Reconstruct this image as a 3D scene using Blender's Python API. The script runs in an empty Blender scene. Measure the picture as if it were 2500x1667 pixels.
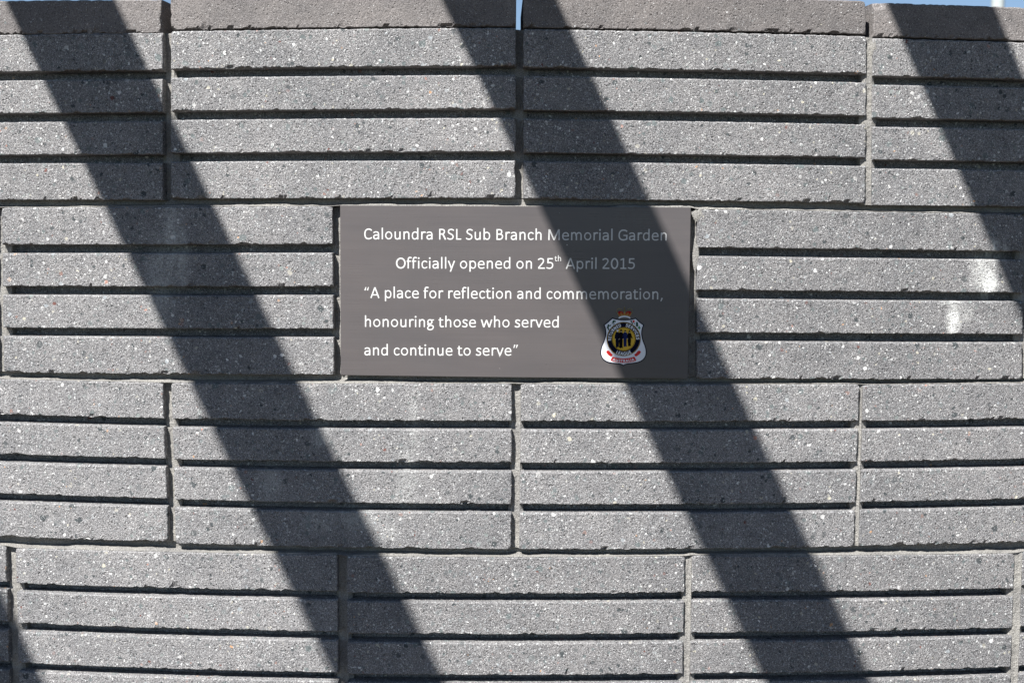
import bpy, math, random
import numpy as np
from mathutils import Vector, Matrix
from mathutils.geometry import tessellate_polygon

random.seed(7)
S = bpy.context.scene
COL = S.collection

# ------------------------------------------------------------------ place
R = 3.7694            # radius of the gently curved wall face (axis behind the wall)
Z0 = 1.600            # height of the bed joint under the top course
SUN = Vector((-0.60, -1.0, 1.30)).normalized()      # towards the sun

# ------------------------------------------------------------------ camera
cd = bpy.data.cameras.new('camera'); cam = bpy.data.objects.new('camera', cd); COL.objects.link(cam)
r2 = Vector((0.99993474, -0.00966216, 0.00609554)); u2 = Vector((-0.0053285, 0.07751485, 0.99697696)); fw = r2.cross(u2) * -1
fw = Vector((0.01010544, 0.99694438, -0.0774583))
M = Matrix((r2, u2, -fw)).transposed().to_4x4()
M.translation = Vector((-0.02308, -1.62260, Z0 - 0.02740))
cam.matrix_world = M
cd.sensor_width = 36.0; cd.lens = 36.0 * 3500 / 2500
cd.clip_start = 0.05; cd.clip_end = 2000
cd.dof.use_dof = True; cd.dof.focus_distance = 1.63; cd.dof.aperture_fstop = 9.0
S.camera = cam

# ------------------------------------------------------------------ light
w = bpy.data.worlds.new('World'); S.world = w; w.use_nodes = True
nt = w.node_tree; bg = nt.nodes['Background']
sky = nt.nodes.new('ShaderNodeTexSky'); sky.sky_type = 'NISHITA'; sky.sun_disc = False
sky.sun_elevation = math.asin(SUN.z); sky.sun_rotation = math.atan2(SUN.x, SUN.y)
sky.altitude = 2500; sky.air_density = 1.0; sky.dust_density = 0.1; sky.ozone_density = 1.6
nt.links.new(sky.outputs[0], bg.inputs[0]); bg.inputs[1].default_value = 0.05
sd = bpy.data.lights.new('sun', 'SUN'); so = bpy.data.objects.new('sun', sd); COL.objects.link(so)
sd.energy = 5.0; sd.angle = math.radians(0.53); sd.color = (1.0, 0.985, 0.962)
so.rotation_euler = SUN.to_track_quat('Z', 'Y').to_euler(); so.location = (-3, -5, 7)
S.view_settings.view_transform = 'Standard'; S.view_settings.look = 'None'
S.view_settings.exposure = 1.10; S.view_settings.gamma = 1.0; S.view_settings.use_curve_mapping = False

# ------------------------------------------------------------------ helpers
def W(s, z, d=0.0):
    """point on the wall: s along the face, z above the reference bed joint, d depth behind the face"""
    r = R - np.asarray(d); a = np.asarray(s) / R
    return np.stack(np.broadcast_arrays(r * np.sin(a), R - r * np.cos(a), np.asarray(z) + Z0), -1)

def _h(i, j, k, sd):
    n = (i * 73856093) ^ (j * 19349663) ^ (k * 83492791) ^ (sd * 2654435)
    n = (n ^ (n >> 13)) * 1274126177 & 0x7fffffff
    n = (n ^ (n >> 16)) & 0xffff
    return n / 32767.5 - 1.0
def vn(x, y, z=0.0, sd=0):
    x, y, z = np.broadcast_arrays(np.asarray(x, float), y, z)
    i, j, k = np.floor(x).astype(np.int64), np.floor(y).astype(np.int64), np.floor(z).astype(np.int64)
    fx, fy, fz = x - i, y - j, z - k
    fx, fy, fz = [f * f * (3 - 2 * f) for f in (fx, fy, fz)]
    o = 0
    for a in (0, 1):
        for b in (0, 1):
            for c in (0, 1):
                o = o + _h(i + a, j + b, k + c, sd) * (fx if a else 1 - fx) * (fy if b else 1 - fy) * (fz if c else 1 - fz)
    return o

def mesh_obj(name, verts, faces, mat, parent=None, smooth=False, mats=None, midx=None):
    me = bpy.data.meshes.new(name)
    me.from_pydata([tuple(v) for v in verts], [], faces)
    for m in (mats or [mat]): me.materials.append(m)
    if midx is not None: me.polygons.foreach_set('material_index', midx)
    if smooth: me.polygons.foreach_set('use_smooth', [True] * len(me.polygons))
    me.update()
    o = bpy.data.objects.new(name, me); COL.objects.link(o)
    if parent is not None: o.parent = parent
    return o
def thing(name, loc, label, cat, group=None):
    o = bpy.data.objects.new(name, None); COL.objects.link(o); o.location = loc
    o.empty_display_size = 0.1
    o['label'] = label; o['category'] = cat
    if group: o['group'] = group
    return o
def center(o, c):
    """move the object's origin to c without moving its geometry (parent at identity rotation)"""
    me = o.data; me.transform(Matrix.Translation(-Vector(c)))
    pl = o.parent.location if o.parent else Vector((0, 0, 0))
    if o.parent and o.parent.parent: pl = pl + o.parent.parent.location
    o.location = Vector(c) - pl

# ------------------------------------------------------------------ materials
class NM:
    def __init__(s, name, rough=0.9, spec=0.35):
        s.m = bpy.data.materials.new(name); s.m.use_nodes = True
        s.t = s.m.node_tree; s.b = s.t.nodes['Principled BSDF']
        s.b.inputs['Roughness'].default_value = rough
        s.b.inputs['Specular IOR Level'].default_value = spec
    def n(s, typ, **kw):
        x = s.t.nodes.new(typ)
        for k, v in kw.items(): setattr(x, k, v)
        return x
    def l(s, a, b): s.t.links.new(a, b)
    def val(s, x, inp):
        if hasattr(x, 'is_output'): s.l(x, inp)
        else: inp.default_value = x
    def math(s, op, a, b=0.0, c=0.0, clamp=False):
        x = s.n('ShaderNodeMath', operation=op); x.use_clamp = clamp
        s.val(a, x.inputs[0]); s.val(b, x.inputs[1]); s.val(c, x.inputs[2])
        return x.outputs[0]
    def vmath(s, op, a, b=(0, 0, 0)):
        x = s.n('ShaderNodeVectorMath', operation=op); s.val(a, x.inputs[0]); s.val(b, x.inputs[1])
        return x.outputs[0]
    def mix(s, f, a, b, mode='MIX'):
        x = s.n('ShaderNodeMix', data_type='RGBA', blend_type=mode)
        s.val(f, x.inputs[0])
        for v, i in ((a, 6), (b, 7)):
            if hasattr(v, 'is_output'): s.l(v, x.inputs[i])
            else: x.inputs[i].default_value = (*v, 1) if len(v) == 3 else v
        return x.outputs[2]
    def noise(s, vec, scale, detail=2.0, rough=0.5):
        x = s.n('ShaderNodeTexNoise'); s.l(vec, x.inputs['Vector'])
        x.inputs['Scale'].default_value = scale; x.inputs['Detail'].default_value = detail; x.inputs['Roughness'].default_value = rough
        return x.outputs
    def vor(s, vec, scale, rnd=1.0, feature='F1'):
        x = s.n('ShaderNodeTexVoronoi', feature=feature); s.l(vec, x.inputs['Vector'])
        x.inputs['Scale'].default_value = scale; x.inputs['Randomness'].default_value = rnd
        return x.outputs
    def ramp(s, f, stops, interp='CONSTANT'):
        x = s.n('ShaderNodeValToRGB'); x.color_ramp.interpolation = interp
        e = x.color_ramp.elements
        while len(e) < len(stops): e.new(0.5)
        for el, (p, c) in zip(e, stops): el.position = p; el.color = (*c, 1)
        s.l(f, x.inputs[0]); return x.outputs[0]
    def maprange(s, v, a, b, c, d, smooth=False):
        x = s.n('ShaderNodeMapRange'); x.clamp = True
        if smooth: x.interpolation_type = 'SMOOTHSTEP'
        s.val(v, x.inputs[0]); 
        for i, q in enumerate((a, b, c, d)): s.val(q, x.inputs[i + 1])
        return x.outputs[0]
    def objvec(s):
        tc = s.n('ShaderNodeTexCoord'); oi = s.n('ShaderNodeObjectInfo')
        r = s.math('MULTIPLY', oi.outputs['Random'], 37.0)
        c = s.n('ShaderNodeCombineXYZ'); s.l(r, c.inputs[0]); s.l(r, c.inputs[1]); s.l(r, c.inputs[2])
        return s.vmath('ADD', tc.outputs['Object'], c.outputs[0]), oi.outputs['Random']
    def bump(s, h, dist, strength=1.0, prev=None):
        x = s.n('ShaderNodeBump'); x.inputs['Distance'].default_value = dist; x.inputs['Strength'].default_value = strength
        s.l(h, x.inputs['Height'])
        if prev is not None: s.l(prev, x.inputs['Normal'])
        return x.outputs[0]

STAINS = [  # s, z, half width, half height, strength  (lime and bird marks on the wall, where they are)
    (0.5515, -0.0860, .0105, .0215, 1.3), (0.5420, -0.0720, .0170, .0260, .6), (0.5570, -0.0500, .006, .018, .75), (0.5690, -0.0500, .006, .016, .45),
    (0.5080, -0.1290, .0085, .0200, 1.2), (0.5220, -0.1220, .0110, .0120, .4), (.505, -.109, .016, .004, .55),
    (-0.3965, -0.0400, .0120, .055, .42), (-0.4100, -0.0850, .0200, .060, .34), (-0.3850, -0.0600, .010, .045, .35),
    (-0.2836, -0.3190, .0180, .025, .25), (-0.2260, -0.2617, .014, .020, .3), (-0.1180, -0.2469, .008, .045, .22),
    (-0.1260, -0.3100, .016, .050, .22), (-0.1790, -0.3600, .030, .018, .27), (-.150, -.372, .02, .012, .2), (-.225, -.363, .03, .016, .18),
]
def stain_mask(n):
    g = n.n('ShaderNodeNewGeometry')
    nz = n.noise(g.outputs['Position'], 95, 5, .7)
    off = n.vmath('MULTIPLY', n.vmath('SUBTRACT', nz['Color'], (.5, .5, .5)), (.022, 0, .020))
    p = n.vmath('ADD', g.outputs['Position'], off)
    tot = None
    for s, z, hw, hh, st in STAINS:
        c = W(s, z)
        v = n.vmath('MULTIPLY', n.vmath('SUBTRACT', p, tuple(c)), (1 / hw, 0.0, 1 / hh))
        ln = n.n('ShaderNodeVectorMath', operation='LENGTH'); n.l(v, ln.inputs[0])
        f = n.math('MULTIPLY', n.maprange(ln.outputs['Value'], .2, 1.25, 1, 0, True), st)
        tot = f if tot is None else n.math('MAXIMUM', tot, f)
    fine = n.noise(g.outputs['Position'], 380, 4, .75)['Fac']
    return n.math('MULTIPLY', tot, n.maprange(fine, .38, .56, 0.12, 1.0), clamp=True)

def mat_block(name='ribbed_concrete', smooth=False, tint=(1, 1, 1), stained=False):
    n = NM(name, .88, .3)
    v, rnd = n.objvec()
    wob = n.noise(v, 300, 2)
    v2 = n.vmath('ADD', v, n.vmath('MULTIPLY', n.vmath('SUBTRACT', wob['Color'], (.5, .5, .5)), (.0042, .0042, .0042)))
    # sandy cement base
    f1 = n.noise(v, 950, 3, .75)['Fac']; f2 = n.noise(v, 9, 3, .5)['Fac']; f3 = n.noise(v, 60, 2, .5)['Fac']
    base = n.ramp(f1, [(.0, (.015, .015, .016)), (.37, (.070, .070, .073)), (.49, (.205, .206, .21)), (.60, (.33, .33, .335)), (.77, (.62, .62, .61))] if not smooth else [(.0, (.03, .03, .031)), (.37, (.10, .10, .10)), (.50, (.195, .195, .195)), (.64, (.29, .29, .29)), (.85, (.45, .45, .45))], 'LINEAR')
    col = n.mix(1.0, base, n.ramp(f2, [(.25, (.82, .83, .84)), (.75, (1.14, 1.13, 1.12))], 'LINEAR'), 'MULTIPLY')
    col = n.mix(.5, col, n.ramp(f3, [(.3, (.82, .83, .85)), (.7, (1.18, 1.17, 1.16))], 'LINEAR'), 'MULTIPLY')
    ob = n.math('MULTIPLY_ADD', rnd, .20, .90)
    col = n.mix(1.0, col, tint, 'MULTIPLY')
    cc = n.n('ShaderNodeCombineColor'); [n.l(ob, cc.inputs[i]) for i in range(3)]
    col = n.mix(1.0, col, cc.outputs[0], 'MULTIPLY')
    pal = [(0, (.60, .60, .58)), (.05, (.30, .32, .33)), (.13, (.125, .142, .142)), (.37, (.055, .063, .066)), (.53, (.20, .22, .21)),
           (.72, (.68, .67, .64)), (.79, (.48, .45, .36)), (.875, (.14, .06, .05)), (.91, (.22, .14, .12)), (.945, (.46, .27, .15)), (.96, (.36, .20, .16)), (.972, (.75, .74, .72))]
    heights = []
    vary = n.math('FRACT', n.math('MULTIPLY', rnd, 17.3)); vary2 = n.math('FRACT', n.math('MULTIPLY', rnd, 91.7))
    frac = ((112, .46, .08, .36), (200, .36, .08, .38), (380, .36, .08, .38)) if not smooth else ((190, .97, .06, .20), (420, .88, .08, .28))
    for k, (sc, thr, r0, r1) in enumerate(frac):
        ve = n.vor(n.vmath('ADD', v2, (k * 3.1, k * 1.7, k * .9)), sc)
        sep = n.n('ShaderNodeSeparateColor'); n.l(ve['Color'], sep.inputs[0])
        th_ = n.math('MULTIPLY_ADD', (vary, vary2, vary)[k], .22, thr - .10)
        rad = n.maprange(sep.outputs[0], th_, 1.0, r0, r1)
        on = n.math('GREATER_THAN', sep.outputs[0], th_)
        isd = n.math('COMPARE', sep.outputs[1], .345, .185)
        rad = n.math('MULTIPLY', rad, n.math('MULTIPLY_ADD', isd, .45, .85))
        ins = n.math('SUBTRACT', rad, ve['Distance'])
        m = n.math('MULTIPLY', n.maprange(ins, -.012, .03, 0, 1), on)
        stone = n.ramp(sep.outputs[1], pal)
        if k == len(frac) - 1 : stone = n.ramp(sep.outputs[1], [(0, (.66, .66, .64)), (.32, (.42, .43, .43)), (.48, (.055, .06, .06)), (.84, (.84, .83, .80))])  # dark grains, share raised so their colour also stands in for shade in pits
        stone = n.mix(.35, stone, n.ramp(n.noise(v, 700, 2)['Fac'], [(.3, (.7, .7, .7)), (.7, (1.25, 1.25, 1.25))], 'LINEAR'), 'MULTIPLY')
        # many stones are still skinned with cement
        cover = n.maprange(sep.outputs[2], .2, .75, .38, .95)
        col = n.mix(n.math('MULTIPLY', m, cover), col, stone)
        heights.append(m)
    # sparkling sand grains
    ve = n.vor(v, 900 if not smooth else 1000); sep = n.n('ShaderNodeSeparateColor'); n.l(ve['Color'], sep.inputs[0])
    gr = n.math('MULTIPLY', n.math('GREATER_THAN', sep.outputs[0], .87 if not smooth else .965), n.maprange(ve['Distance'], .25, .45, 1, 0))
    col = n.mix(n.math('MULTIPLY', gr, .75), col, (.78, .78, .76))
    if stained: col = n.mix(stain_mask(n), col, (.80, .80, .76))
    n.l(col, n.b.inputs['Base Color'])
    # relief
    g1 = n.noise(v, 520, 3, .75)['Fac']
    pit = n.vor(n.vmath('ADD', v2, (9, 9, 9)), 300); sp = n.n('ShaderNodeSeparateColor'); n.l(pit['Color'], sp.inputs[0])
    pm = n.math('MULTIPLY', n.math('GREATER_THAN', sp.outputs[0], .66), n.maprange(pit['Distance'], .12, .4, 1, 0))
    h = n.math('SUBTRACT', n.math('ADD', g1, n.math('MULTIPLY', n.noise(v, 1200, 2, .6)['Fac'], .45)), n.math('MULTIPLY', pm, .8))
    flat = n.math('MAXIMUM', heights[0], heights[1])
    h = n.mix(n.math('MULTIPLY', flat, .7), h, (.62, .62, .62))
    n.l(n.bump(h, .0022 if not smooth else .0013, .9), n.b.inputs['Normal'])
    return n.m

def mat_mortar():
    n = NM('mortar', .95, .2)
    g = n.n('ShaderNodeNewGeometry'); v = g.outputs['Position']
    f1 = n.noise(v, 900, 3, .7)['Fac']; f2 = n.noise(v, 30, 3)['Fac']
    col = n.ramp(f1, [(.25, (.13, .125, .116)), (.5, (.32, .308, .288)), (.72, (.52, .50, .465))], 'LINEAR')
    col = n.mix(.8, col, n.ramp(f2, [(.3, (.72, .72, .74)), (.7, (1.1, 1.09, 1.05))], 'LINEAR'), 'MULTIPLY')
    n.l(col, n.b.inputs['Base Color'])
    h = n.math('ADD', n.noise(v, 380, 4, .75)['Fac'], n.math('MULTIPLY', n.noise(v, 1300, 2)['Fac'], .5))
    n.l(n.bump(h, .0024, 1.0), n.b.inputs['Normal'])
    return n.m

def mat_simple(name, col, rough=.5, metal=0.0, spec=.3, var=0.0, scale=40):
    n = NM(name, rough, spec); n.b.inputs['Metallic'].default_value = metal
    if var:
        tc = n.n('ShaderNodeTexCoord'); f = n.noise(tc.outputs['Object'], scale, 4)['Fac']
        c = n.mix(1.0, col, n.ramp(f, [(.3, (1 - var,) * 3), (.7, (1 + var,) * 3)], 'LINEAR'), 'MULTIPLY')
        n.l(c, n.b.inputs['Base Color'])
    else: n.b.inputs['Base Color'].default_value = (*col, 1)
    return n.m

TB = (1.03, .998, .975)
MB_ = mat_block(tint=TB); MS_ = mat_block('ribbed_concrete_with_lime', tint=TB, stained=True); MC_ = mat_block('coping_concrete', True, (.90, .825, .79)); MM_ = mat_mortar()

# ------------------------------------------------------------------ ribbed blocks
RIB = [(.0, .0425), (.0520, .0900), (.0997, .1377), (.1473, .1900)]   # rib bottoms and tops in a 190 mm block
GD = .020
def profile(ribs, H, fine):
    """list of (v, depth, kind) up the front; kind 1 = lower arris of a rib, 2 = upper arris, 0 = face, 3 = groove"""
    out = []; e = .0008
    for i, (a, b) in enumerate(ribs):
        if i:
            a0 = ribs[i - 1][1]
            out += [(a0 + .0004, GD * .5, 3), (a0 + .0008, GD, 3), ((a0 + a) / 2, GD, 3), (a - .0008, GD, 3), (a - .0004, GD * .5, 3)]
        out += [(a, e, 1), (a + e, 0, 1)]
        k = max(2, int((b - a) / fine))
        out += [(a + (b - a) * j / k, 0, 0) for j in range(1, k) if a + (b - a) * j / k < b - .0018]
        out += [(b - .0015, 0, 2), (b, .0013, 2)]
    return out
def block_mesh(name, q, H, ribs, mat, parent, seed, fine=.0022, depth=.19, rag=1.0, notch=None):
    """q = (xLB, xRB, xLT, xRT, zLB, zRB, zLT, zRT) in wall coordinates"""
    xLB, xRB, xLT, xRT, zLB, zRB, zLT, zRT = q
    pr = profile(ribs, H, fine * 1.8)
    pr = [(0, depth, 9), (0, .006, 9)] + pr + [(H, .006, 9), (H, depth, 9)]
    n = max(8, int((xRB - xLB) / fine)); Wd = xRB - xLB; e = .0008
    us = [(0, depth, 9), (0, .006, 9), (0, e, 4), (e / Wd, 0, 4)] + [(i / n, 0, 0) for i in range(1, n)] + [(1 - e / Wd, 0, 5), (1, e, 5), (1, .006, 9), (1, depth, 9)]
    V = np.array([p[0] for p in pr]) / H; Dp = np.array([p[1] for p in pr]); K = np.array([p[2] for p in pr])
    U = np.array([u[0] for u in us]); Du = np.array([u[1] for u in us]); KU = np.array([u[2] for u in us])
    VV, UU = np.meshgrid(V, U, indexing='ij')
    KK = np.repeat(K[:, None], len(us), 1); KX = np.repeat(KU[None], len(pr), 0)
    D = np.maximum(Dp[:, None], Du[None, :])
    s = (xLB * (1 - UU) + xRB * UU) * (1 - VV) + (xLT * (1 - UU) + xRT * UU) * VV
    z = (zLB * (1 - UU) + zRB * UU) * (1 - VV) + (zLT * (1 - UU) + zRT * UU) * VV
    front = (D < .02)
    # broad and fine unevenness of the face
    D = D + front * (vn(s * 420, z * 420, 0, seed) * .00016 + vn(s * 60, z * 60, 0, seed + 1) * .00022)
    # ragged arrises
    r1 = np.clip(vn(s * 330, VV * 9, 0, seed + 2) * .6 + vn(s * 95, VV * 9, 0, seed + 3) * .7, 0, 1)
    z = z + (KK == 1) * r1 * .0022 * rag
    z = z - (KK == 2) * np.clip(vn(s * 260, VV * 9, 0, seed + 4), 0, 1) * .0007 * rag
    r2_ = np.clip(vn(VV * 60, s * 3, 0, seed + 5) * .6 + vn(VV * 25, s * 3, 0, seed + 6) * .7, 0, 1)
    s = s + (KX == 4) * r2_ * .0011 * rag - (KX == 5) * r2_ * .0011 * rag
    # rounded lower outer corners and a few chips bitten out of the lower edges
    rs = np.random.RandomState(seed)
    for _ in range(13):
        cu = rs.rand(); ri = rs.randint(0, len(ribs)); 
        if rs.rand() < .40: ri = 0
        cv = ribs[ri][0] + rs.rand() * .0025; rw = .0012 + .0055 * rs.rand() ** 2; rh = .0012 + .0020 * rs.rand()
        dd = ((UU - cu) * Wd / rw) ** 2 + ((VV * H - cv) / rh) ** 2
        D = D + front * np.clip(1 - dd, 0, 1) * (.002 + .003 * rs.rand()) * (KK < 3) * rag
    if notch:
        for (cu, cv, rw, rh, dp) in notch:
            dd = ((UU - cu) * Wd / rw) ** 2 + ((VV * H - cv) / rh) ** 2
            D = D + front * np.clip(1.6 - dd, 0, 1) * dp
    for cu, cv in ((0, 0), (1, 0), (0, 1), (1, 1)):
        dd = np.hypot((UU - cu) * Wd, (VV - cv) * H)
        D = D + front * np.clip(1 - dd / .004, 0, 1) * .0025
    P = W(s, z, D).reshape(-1, 3)
    nu = len(us); nv = len(pr)
    idx = np.arange(nu * nv).reshape(nv, nu)
    F = np.stack([idx[:-1, :-1], idx[:-1, 1:], idx[1:, 1:], idx[1:, :-1]], -1).reshape(-1, 4)
    faces = F.tolist()
    loop = list(idx[0, :]) + list(idx[1:, -1]) + list(idx[-1, -2::-1]) + list(idx[-2:0:-1, 0])
    faces.append([int(i) for i in loop[::-1]])
    o = mesh_obj(name, P, faces, mat, parent)
    c = W((xLB + xRT) / 2, (zLB + zRT) / 2, .095); center(o, c)
    return o

wall = thing('memorial_wall', (0, 0, 0), 'curved grey wall of ribbed concrete blocks with flat coping, around the inscribed plaque', 'wall')
OFF = [0, -.2034, -.0018, -.2008, 0, -.2, 0, -.2, 0]
Q = {}   # measured corners: (course, k): xL top, xR top, xL bot, xR bot, zL top, zR top, zL bot, zR bot  (mm)
def nominal(c, k):
    xl = OFF[c] + k * .4 + .005; zb = -.2 * c + .0045
    if c: zb = -.2 * c + .0065
    return [xl, xl + .39, xl, xl + .39, zb + .19, zb + .19, zb, zb]
for c in range(9):
    for k in range(-5, 5): Q[c, k] = nominal(c, k)
def setq(c, k, **kw):
    names = ['LT', 'RT', 'LB', 'RB']
    q = Q[c, k]
    for nme, (x, z) in kw.items():
        i = names.index(nme); q[i] = x / 1000; q[i + 4] = z / 1000
setq(0, -2, LT=(-795, 191), LB=(-796, 3), RT=(-404.0, 192.2), RB=(-406.0, 3.9))
setq(0, -1, LT=(-394.2, 193.5), LB=(-396.6, 5.4), RT=(-4.4, 197.6), RB=(-3.9, 8.3))
setq(0, 0, LT=(3.8, 196.2), LB=(5.1, 7.6), RT=(394.3, 193.8), RB=(397.8, 5.7))
setq(0, 1, LT=(401.6, 191.9), LB=(405.5, 3.0), RT=(792, 191), RB=(795, 3))
setq(1, -2, RT=(-609, -5.2), RB=(-611, -197))
setq(1, -1, LT=(-600.2, -5.2), RT=(-210.8, -1.9), RB=(-209.1, -193.2), LB=(-601.6, -197.0))
setq(1, 1, LT=(202.7, -2.7), LB=(204.9, -195.3), RT=(591.2, -5.4), RB=(596.1, -198.4))
setq(1, 2, LT=(602, -6), LB=(604, -198))
setq(2, -2, RT=(-409.0, -204.8), RB=(-404.7, -390.6), LT=(-799, -204), LB=(-795, -391))
setq(2, -1, LT=(-398.8, -204.7), LB=(-396.0, -392.1), RT=(-6.3, -201.4), RB=(-6.1, -392.9))
setq(2, 0, LT=(3.7, -201.8), LB=(3.1, -392.8), RT=(396.2, -202.3), RB=(394.4, -392.8))
setq(2, 1, LT=(400.8, -203.0), LB=(400.5, -392.1), RT=(791, -203), RB=(791, -393))
setq(3, -2, RT=(-603.7, -401.7), RB=(-602.5, -593))
setq(3, -1, LT=(-591.6, -403.6), RT=(-206.5, -400.9), LB=(-591, -594), RB=(-205.5, -592))
setq(3, 0, LT=(-195.6, -402.4), RT=(194.7, -400.9), LB=(-195, -593), RB=(194, -592))
setq(3, 1, LT=(203.0, -400.0), RT=(594.2, -405.5), LB=(202.5, -592), RB=(594, -595))
setq(3, 2, LT=(604.3, -404), LB=(604.3, -594))
VIS = {(0, k) for k in (-2, -1, 0, 1)} | {(1, -2), (1, -1), (1, 1), (1, 2)} | {(2, k) for k in (-2, -1, 0, 1)} | {(3, k) for k in (-2, -1, 0, 1, 2)}
for c in range(9):
    for k in range(-5, 5):
        if c == 1 and k == 0: continue
        q = list(Q[c, k]); q[:4] = [min(max(x, -1.799), 1.795) for x in q[:4]]
        if q[1] - q[0] < .08: continue
        qq = (q[2], q[3], q[0], q[1], q[6], q[7], q[4], q[5])
        vis = (c, k) in VIS
        block_mesh('ribbed_block', qq, .19, RIB, MS_ if (c, k) in ((1, 1), (1, -1), (2, -1)) else MB_, wall, 100 + c * 20 + k, .0022 if vis else .02)
# backing block behind the plaque
bq = (-.2025, .1955, -.2025, .1955, -.1945, -.1945, -.0045, -.0045)

# coping blocks
CAP = [(-5, None), (-4, None), (-3, None), (-2, (-.795, -.4057, -.795, -.4050, .1925, .1915)), (-1, (-.3942, -.0042, -.3942, -.0042, .1949, .1989)),
       (0, (.0036, .3943, .0036, .3915, .1976, .1958)), (1, (.4016, .791, .4030, .791, .1933, .1925)), (2, None), (3, None), (4, None)]
for k, cq in CAP:
    if cq is None:
        xl = max(k * .4 + .005, -1.799); xr = min(k * .4 + .395, 1.795)
        cq = (xl, xr, xl, xr, .1955, .1955)
    xlb, xrb, xlt, xrt, zl, zr = cq
    qq = (xlb, xrb, xlt, xrt, zl, zr, zl + .0385, zr + .0375)
    nt_ = []
    if k == 1: nt_ = [(0.0, .0385, .012, .007, .006)]
    block_mesh('coping_block', qq, .0385, [(0, .0385)], MC_, wall, 400 + k, .0022 if -3 < k < 2 else .02, rag=1.25, notch=nt_)

# ------------------------------------------------------------------ mortar
def grid_obj(name, s, z, D, parent, mat, back=.185):
    """s, z, D arrays [row, col]: front surface, closed with sides reaching back"""
    s = np.pad(s, 1, mode='edge'); z = np.pad(z, 1, mode='edge'); D = np.pad(D, 1, mode='constant', constant_values=back)
    P = W(s, z, D).reshape(-1, 3); nv, nu = s.shape
    idx = np.arange(nu * nv).reshape(nv, nu)
    faces = np.stack([idx[:-1, :-1], idx[:-1, 1:], idx[1:, 1:], idx[1:, :-1]], -1).reshape(-1, 4).tolist()
    loop = list(idx[0, :]) + list(idx[1:, -1]) + list(idx[-1, -2::-1]) + list(idx[-2:0:-1, 0])
    faces.append([int(i) for i in loop[::-1]])
    return mesh_obj(name, P, faces, mat, parent)
def lerp(a, b, t): return a * (1 - t) + b * t
# upright joints: recess (mm) per joint
REC = {(0, -1): 13, (0, 0): 15, (0, 1): 3.6, (1, 0): 12, (1, 1): 12.5, (1, -1): 8.5, (1, 2): 8, (2, -1): 10, (2, 0): 8.2, (2, 1): 4.6, (3, -1): 9, (3, 0): 11, (3, 1): 4.0, (3, 2): 2.6}
for c in range(9):
    for k in range(-4, 5):
        L, Rr = Q[c, k - 1], Q[c, k]
        if abs(L[1]) > 1.75: continue
        xl_t, xl_b, xr_t, xr_b = L[1], L[3], Rr[0], Rr[2]
        if (c, k) == (1, 0): xr_t = xr_b = -.2017
        if (c, k) == (1, 1): xl_t, xl_b = .1951, .1947
        zt = max(L[5], Rr[4]) + .0002; zb = min(L[7], Rr[6]) - .0002
        rec = REC.get((c, k), 8.0) / 1000
        vis = abs(xl_t) < .75 and c < 4
        nr = 90 if vis else 8; nc = 9 if vis else 3
        t = np.linspace(0, 1, nr)[:, None]; u = np.linspace(0, 1, nc)[None, :]
        eps = -.00015
        s = lerp(lerp(xl_b, xr_b, u) , lerp(xl_t, xr_t, u), t)
        s = s + np.where(u < .01, -eps, 0) + np.where(u > .99, eps, 0) + 0 * t
        z = lerp(zb, zt, t) + 0 * u
        sd_ = 900 + c * 31 + k * 7
        D = rec + vn(s * 300, z * 300, 0, sd_) * .0005 + vn(s * 40, z * 45, 0, sd_ + 1) * .0011
        # a feather of mortar left against the right-hand block
        fe = np.clip((u - .62) / .38, 0, 1) * (.35 + .5 * (vn(0, z * 38, 0, sd_ + 5) * .5 + .5))
        fk = .75 if (c, k) in ((2, 1), (3, 1), (3, 2)) else .22
        D = D * (1 - fe * fk)
        D = np.maximum(D, .0005)
        if vis:      # the mortar squeezes a few millimetres into the ends of the grooves on both sides
            ex = .0035 + .0025 * (vn(0, z[:, :1] * 60, 0, sd_ + 8))
            s = np.hstack([s[:, :1] - ex, s[:, :1] - .0002, s, s[:, -1:] + .0002, s[:, -1:] + ex * 1.3]); z = np.hstack([z[:, :1], z[:, :1], z, z[:, :1], z[:, :1]])
            D = np.hstack([np.maximum(D[:, :1], rec) + .004, np.maximum(D[:, :1], rec), D, np.maximum(D[:, -1:], rec * .8), np.maximum(D[:, -1:], rec * .8) + .003])
            z[0] += .0009; z[-1] -= .0009
        grid_obj('mortar_joint', s, z, D, wall, MM_)
# smear of mortar in the corner beside the plaque and between cap and block at the right
def smear(cx, cz, rx, rz, thick, seed, name='mortar_smear'):
    nA, nR = 26, 5; V = []; F = []
    for i in range(nR + 1):
        for j in range(nA):
            a = 2 * math.pi * j / nA; rr = i / nR * (1 + .3 * float(vn(math.cos(a) * 2.2, math.sin(a) * 2.2, seed, 1)))
            s = cx + rx * rr * math.cos(a); z = cz + rz * rr * math.sin(a)
            d = .0006 - thick * (1 - (i / nR) ** 2) - (float(vn(s * 500, z * 500, 0, seed)) * .0003 if i < nR else 0)
            V.append(W(s, z, d))
    for i in range(nR):
        for j in range(nA):
            F.append([i * nA + j, i * nA + (j + 1) % nA, (i + 1) * nA + (j + 1) % nA, (i + 1) * nA + j][::-1])
    return mesh_obj(name, V, F, MM_, wall)
smear(.2030, -.0100, .0065, .0075, .0012, 3)
smear(.4035, .1830, .0050, .0085, .0010, 4)
smear(.2015, -.0560, .0030, .022, .0006, 5)
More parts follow.
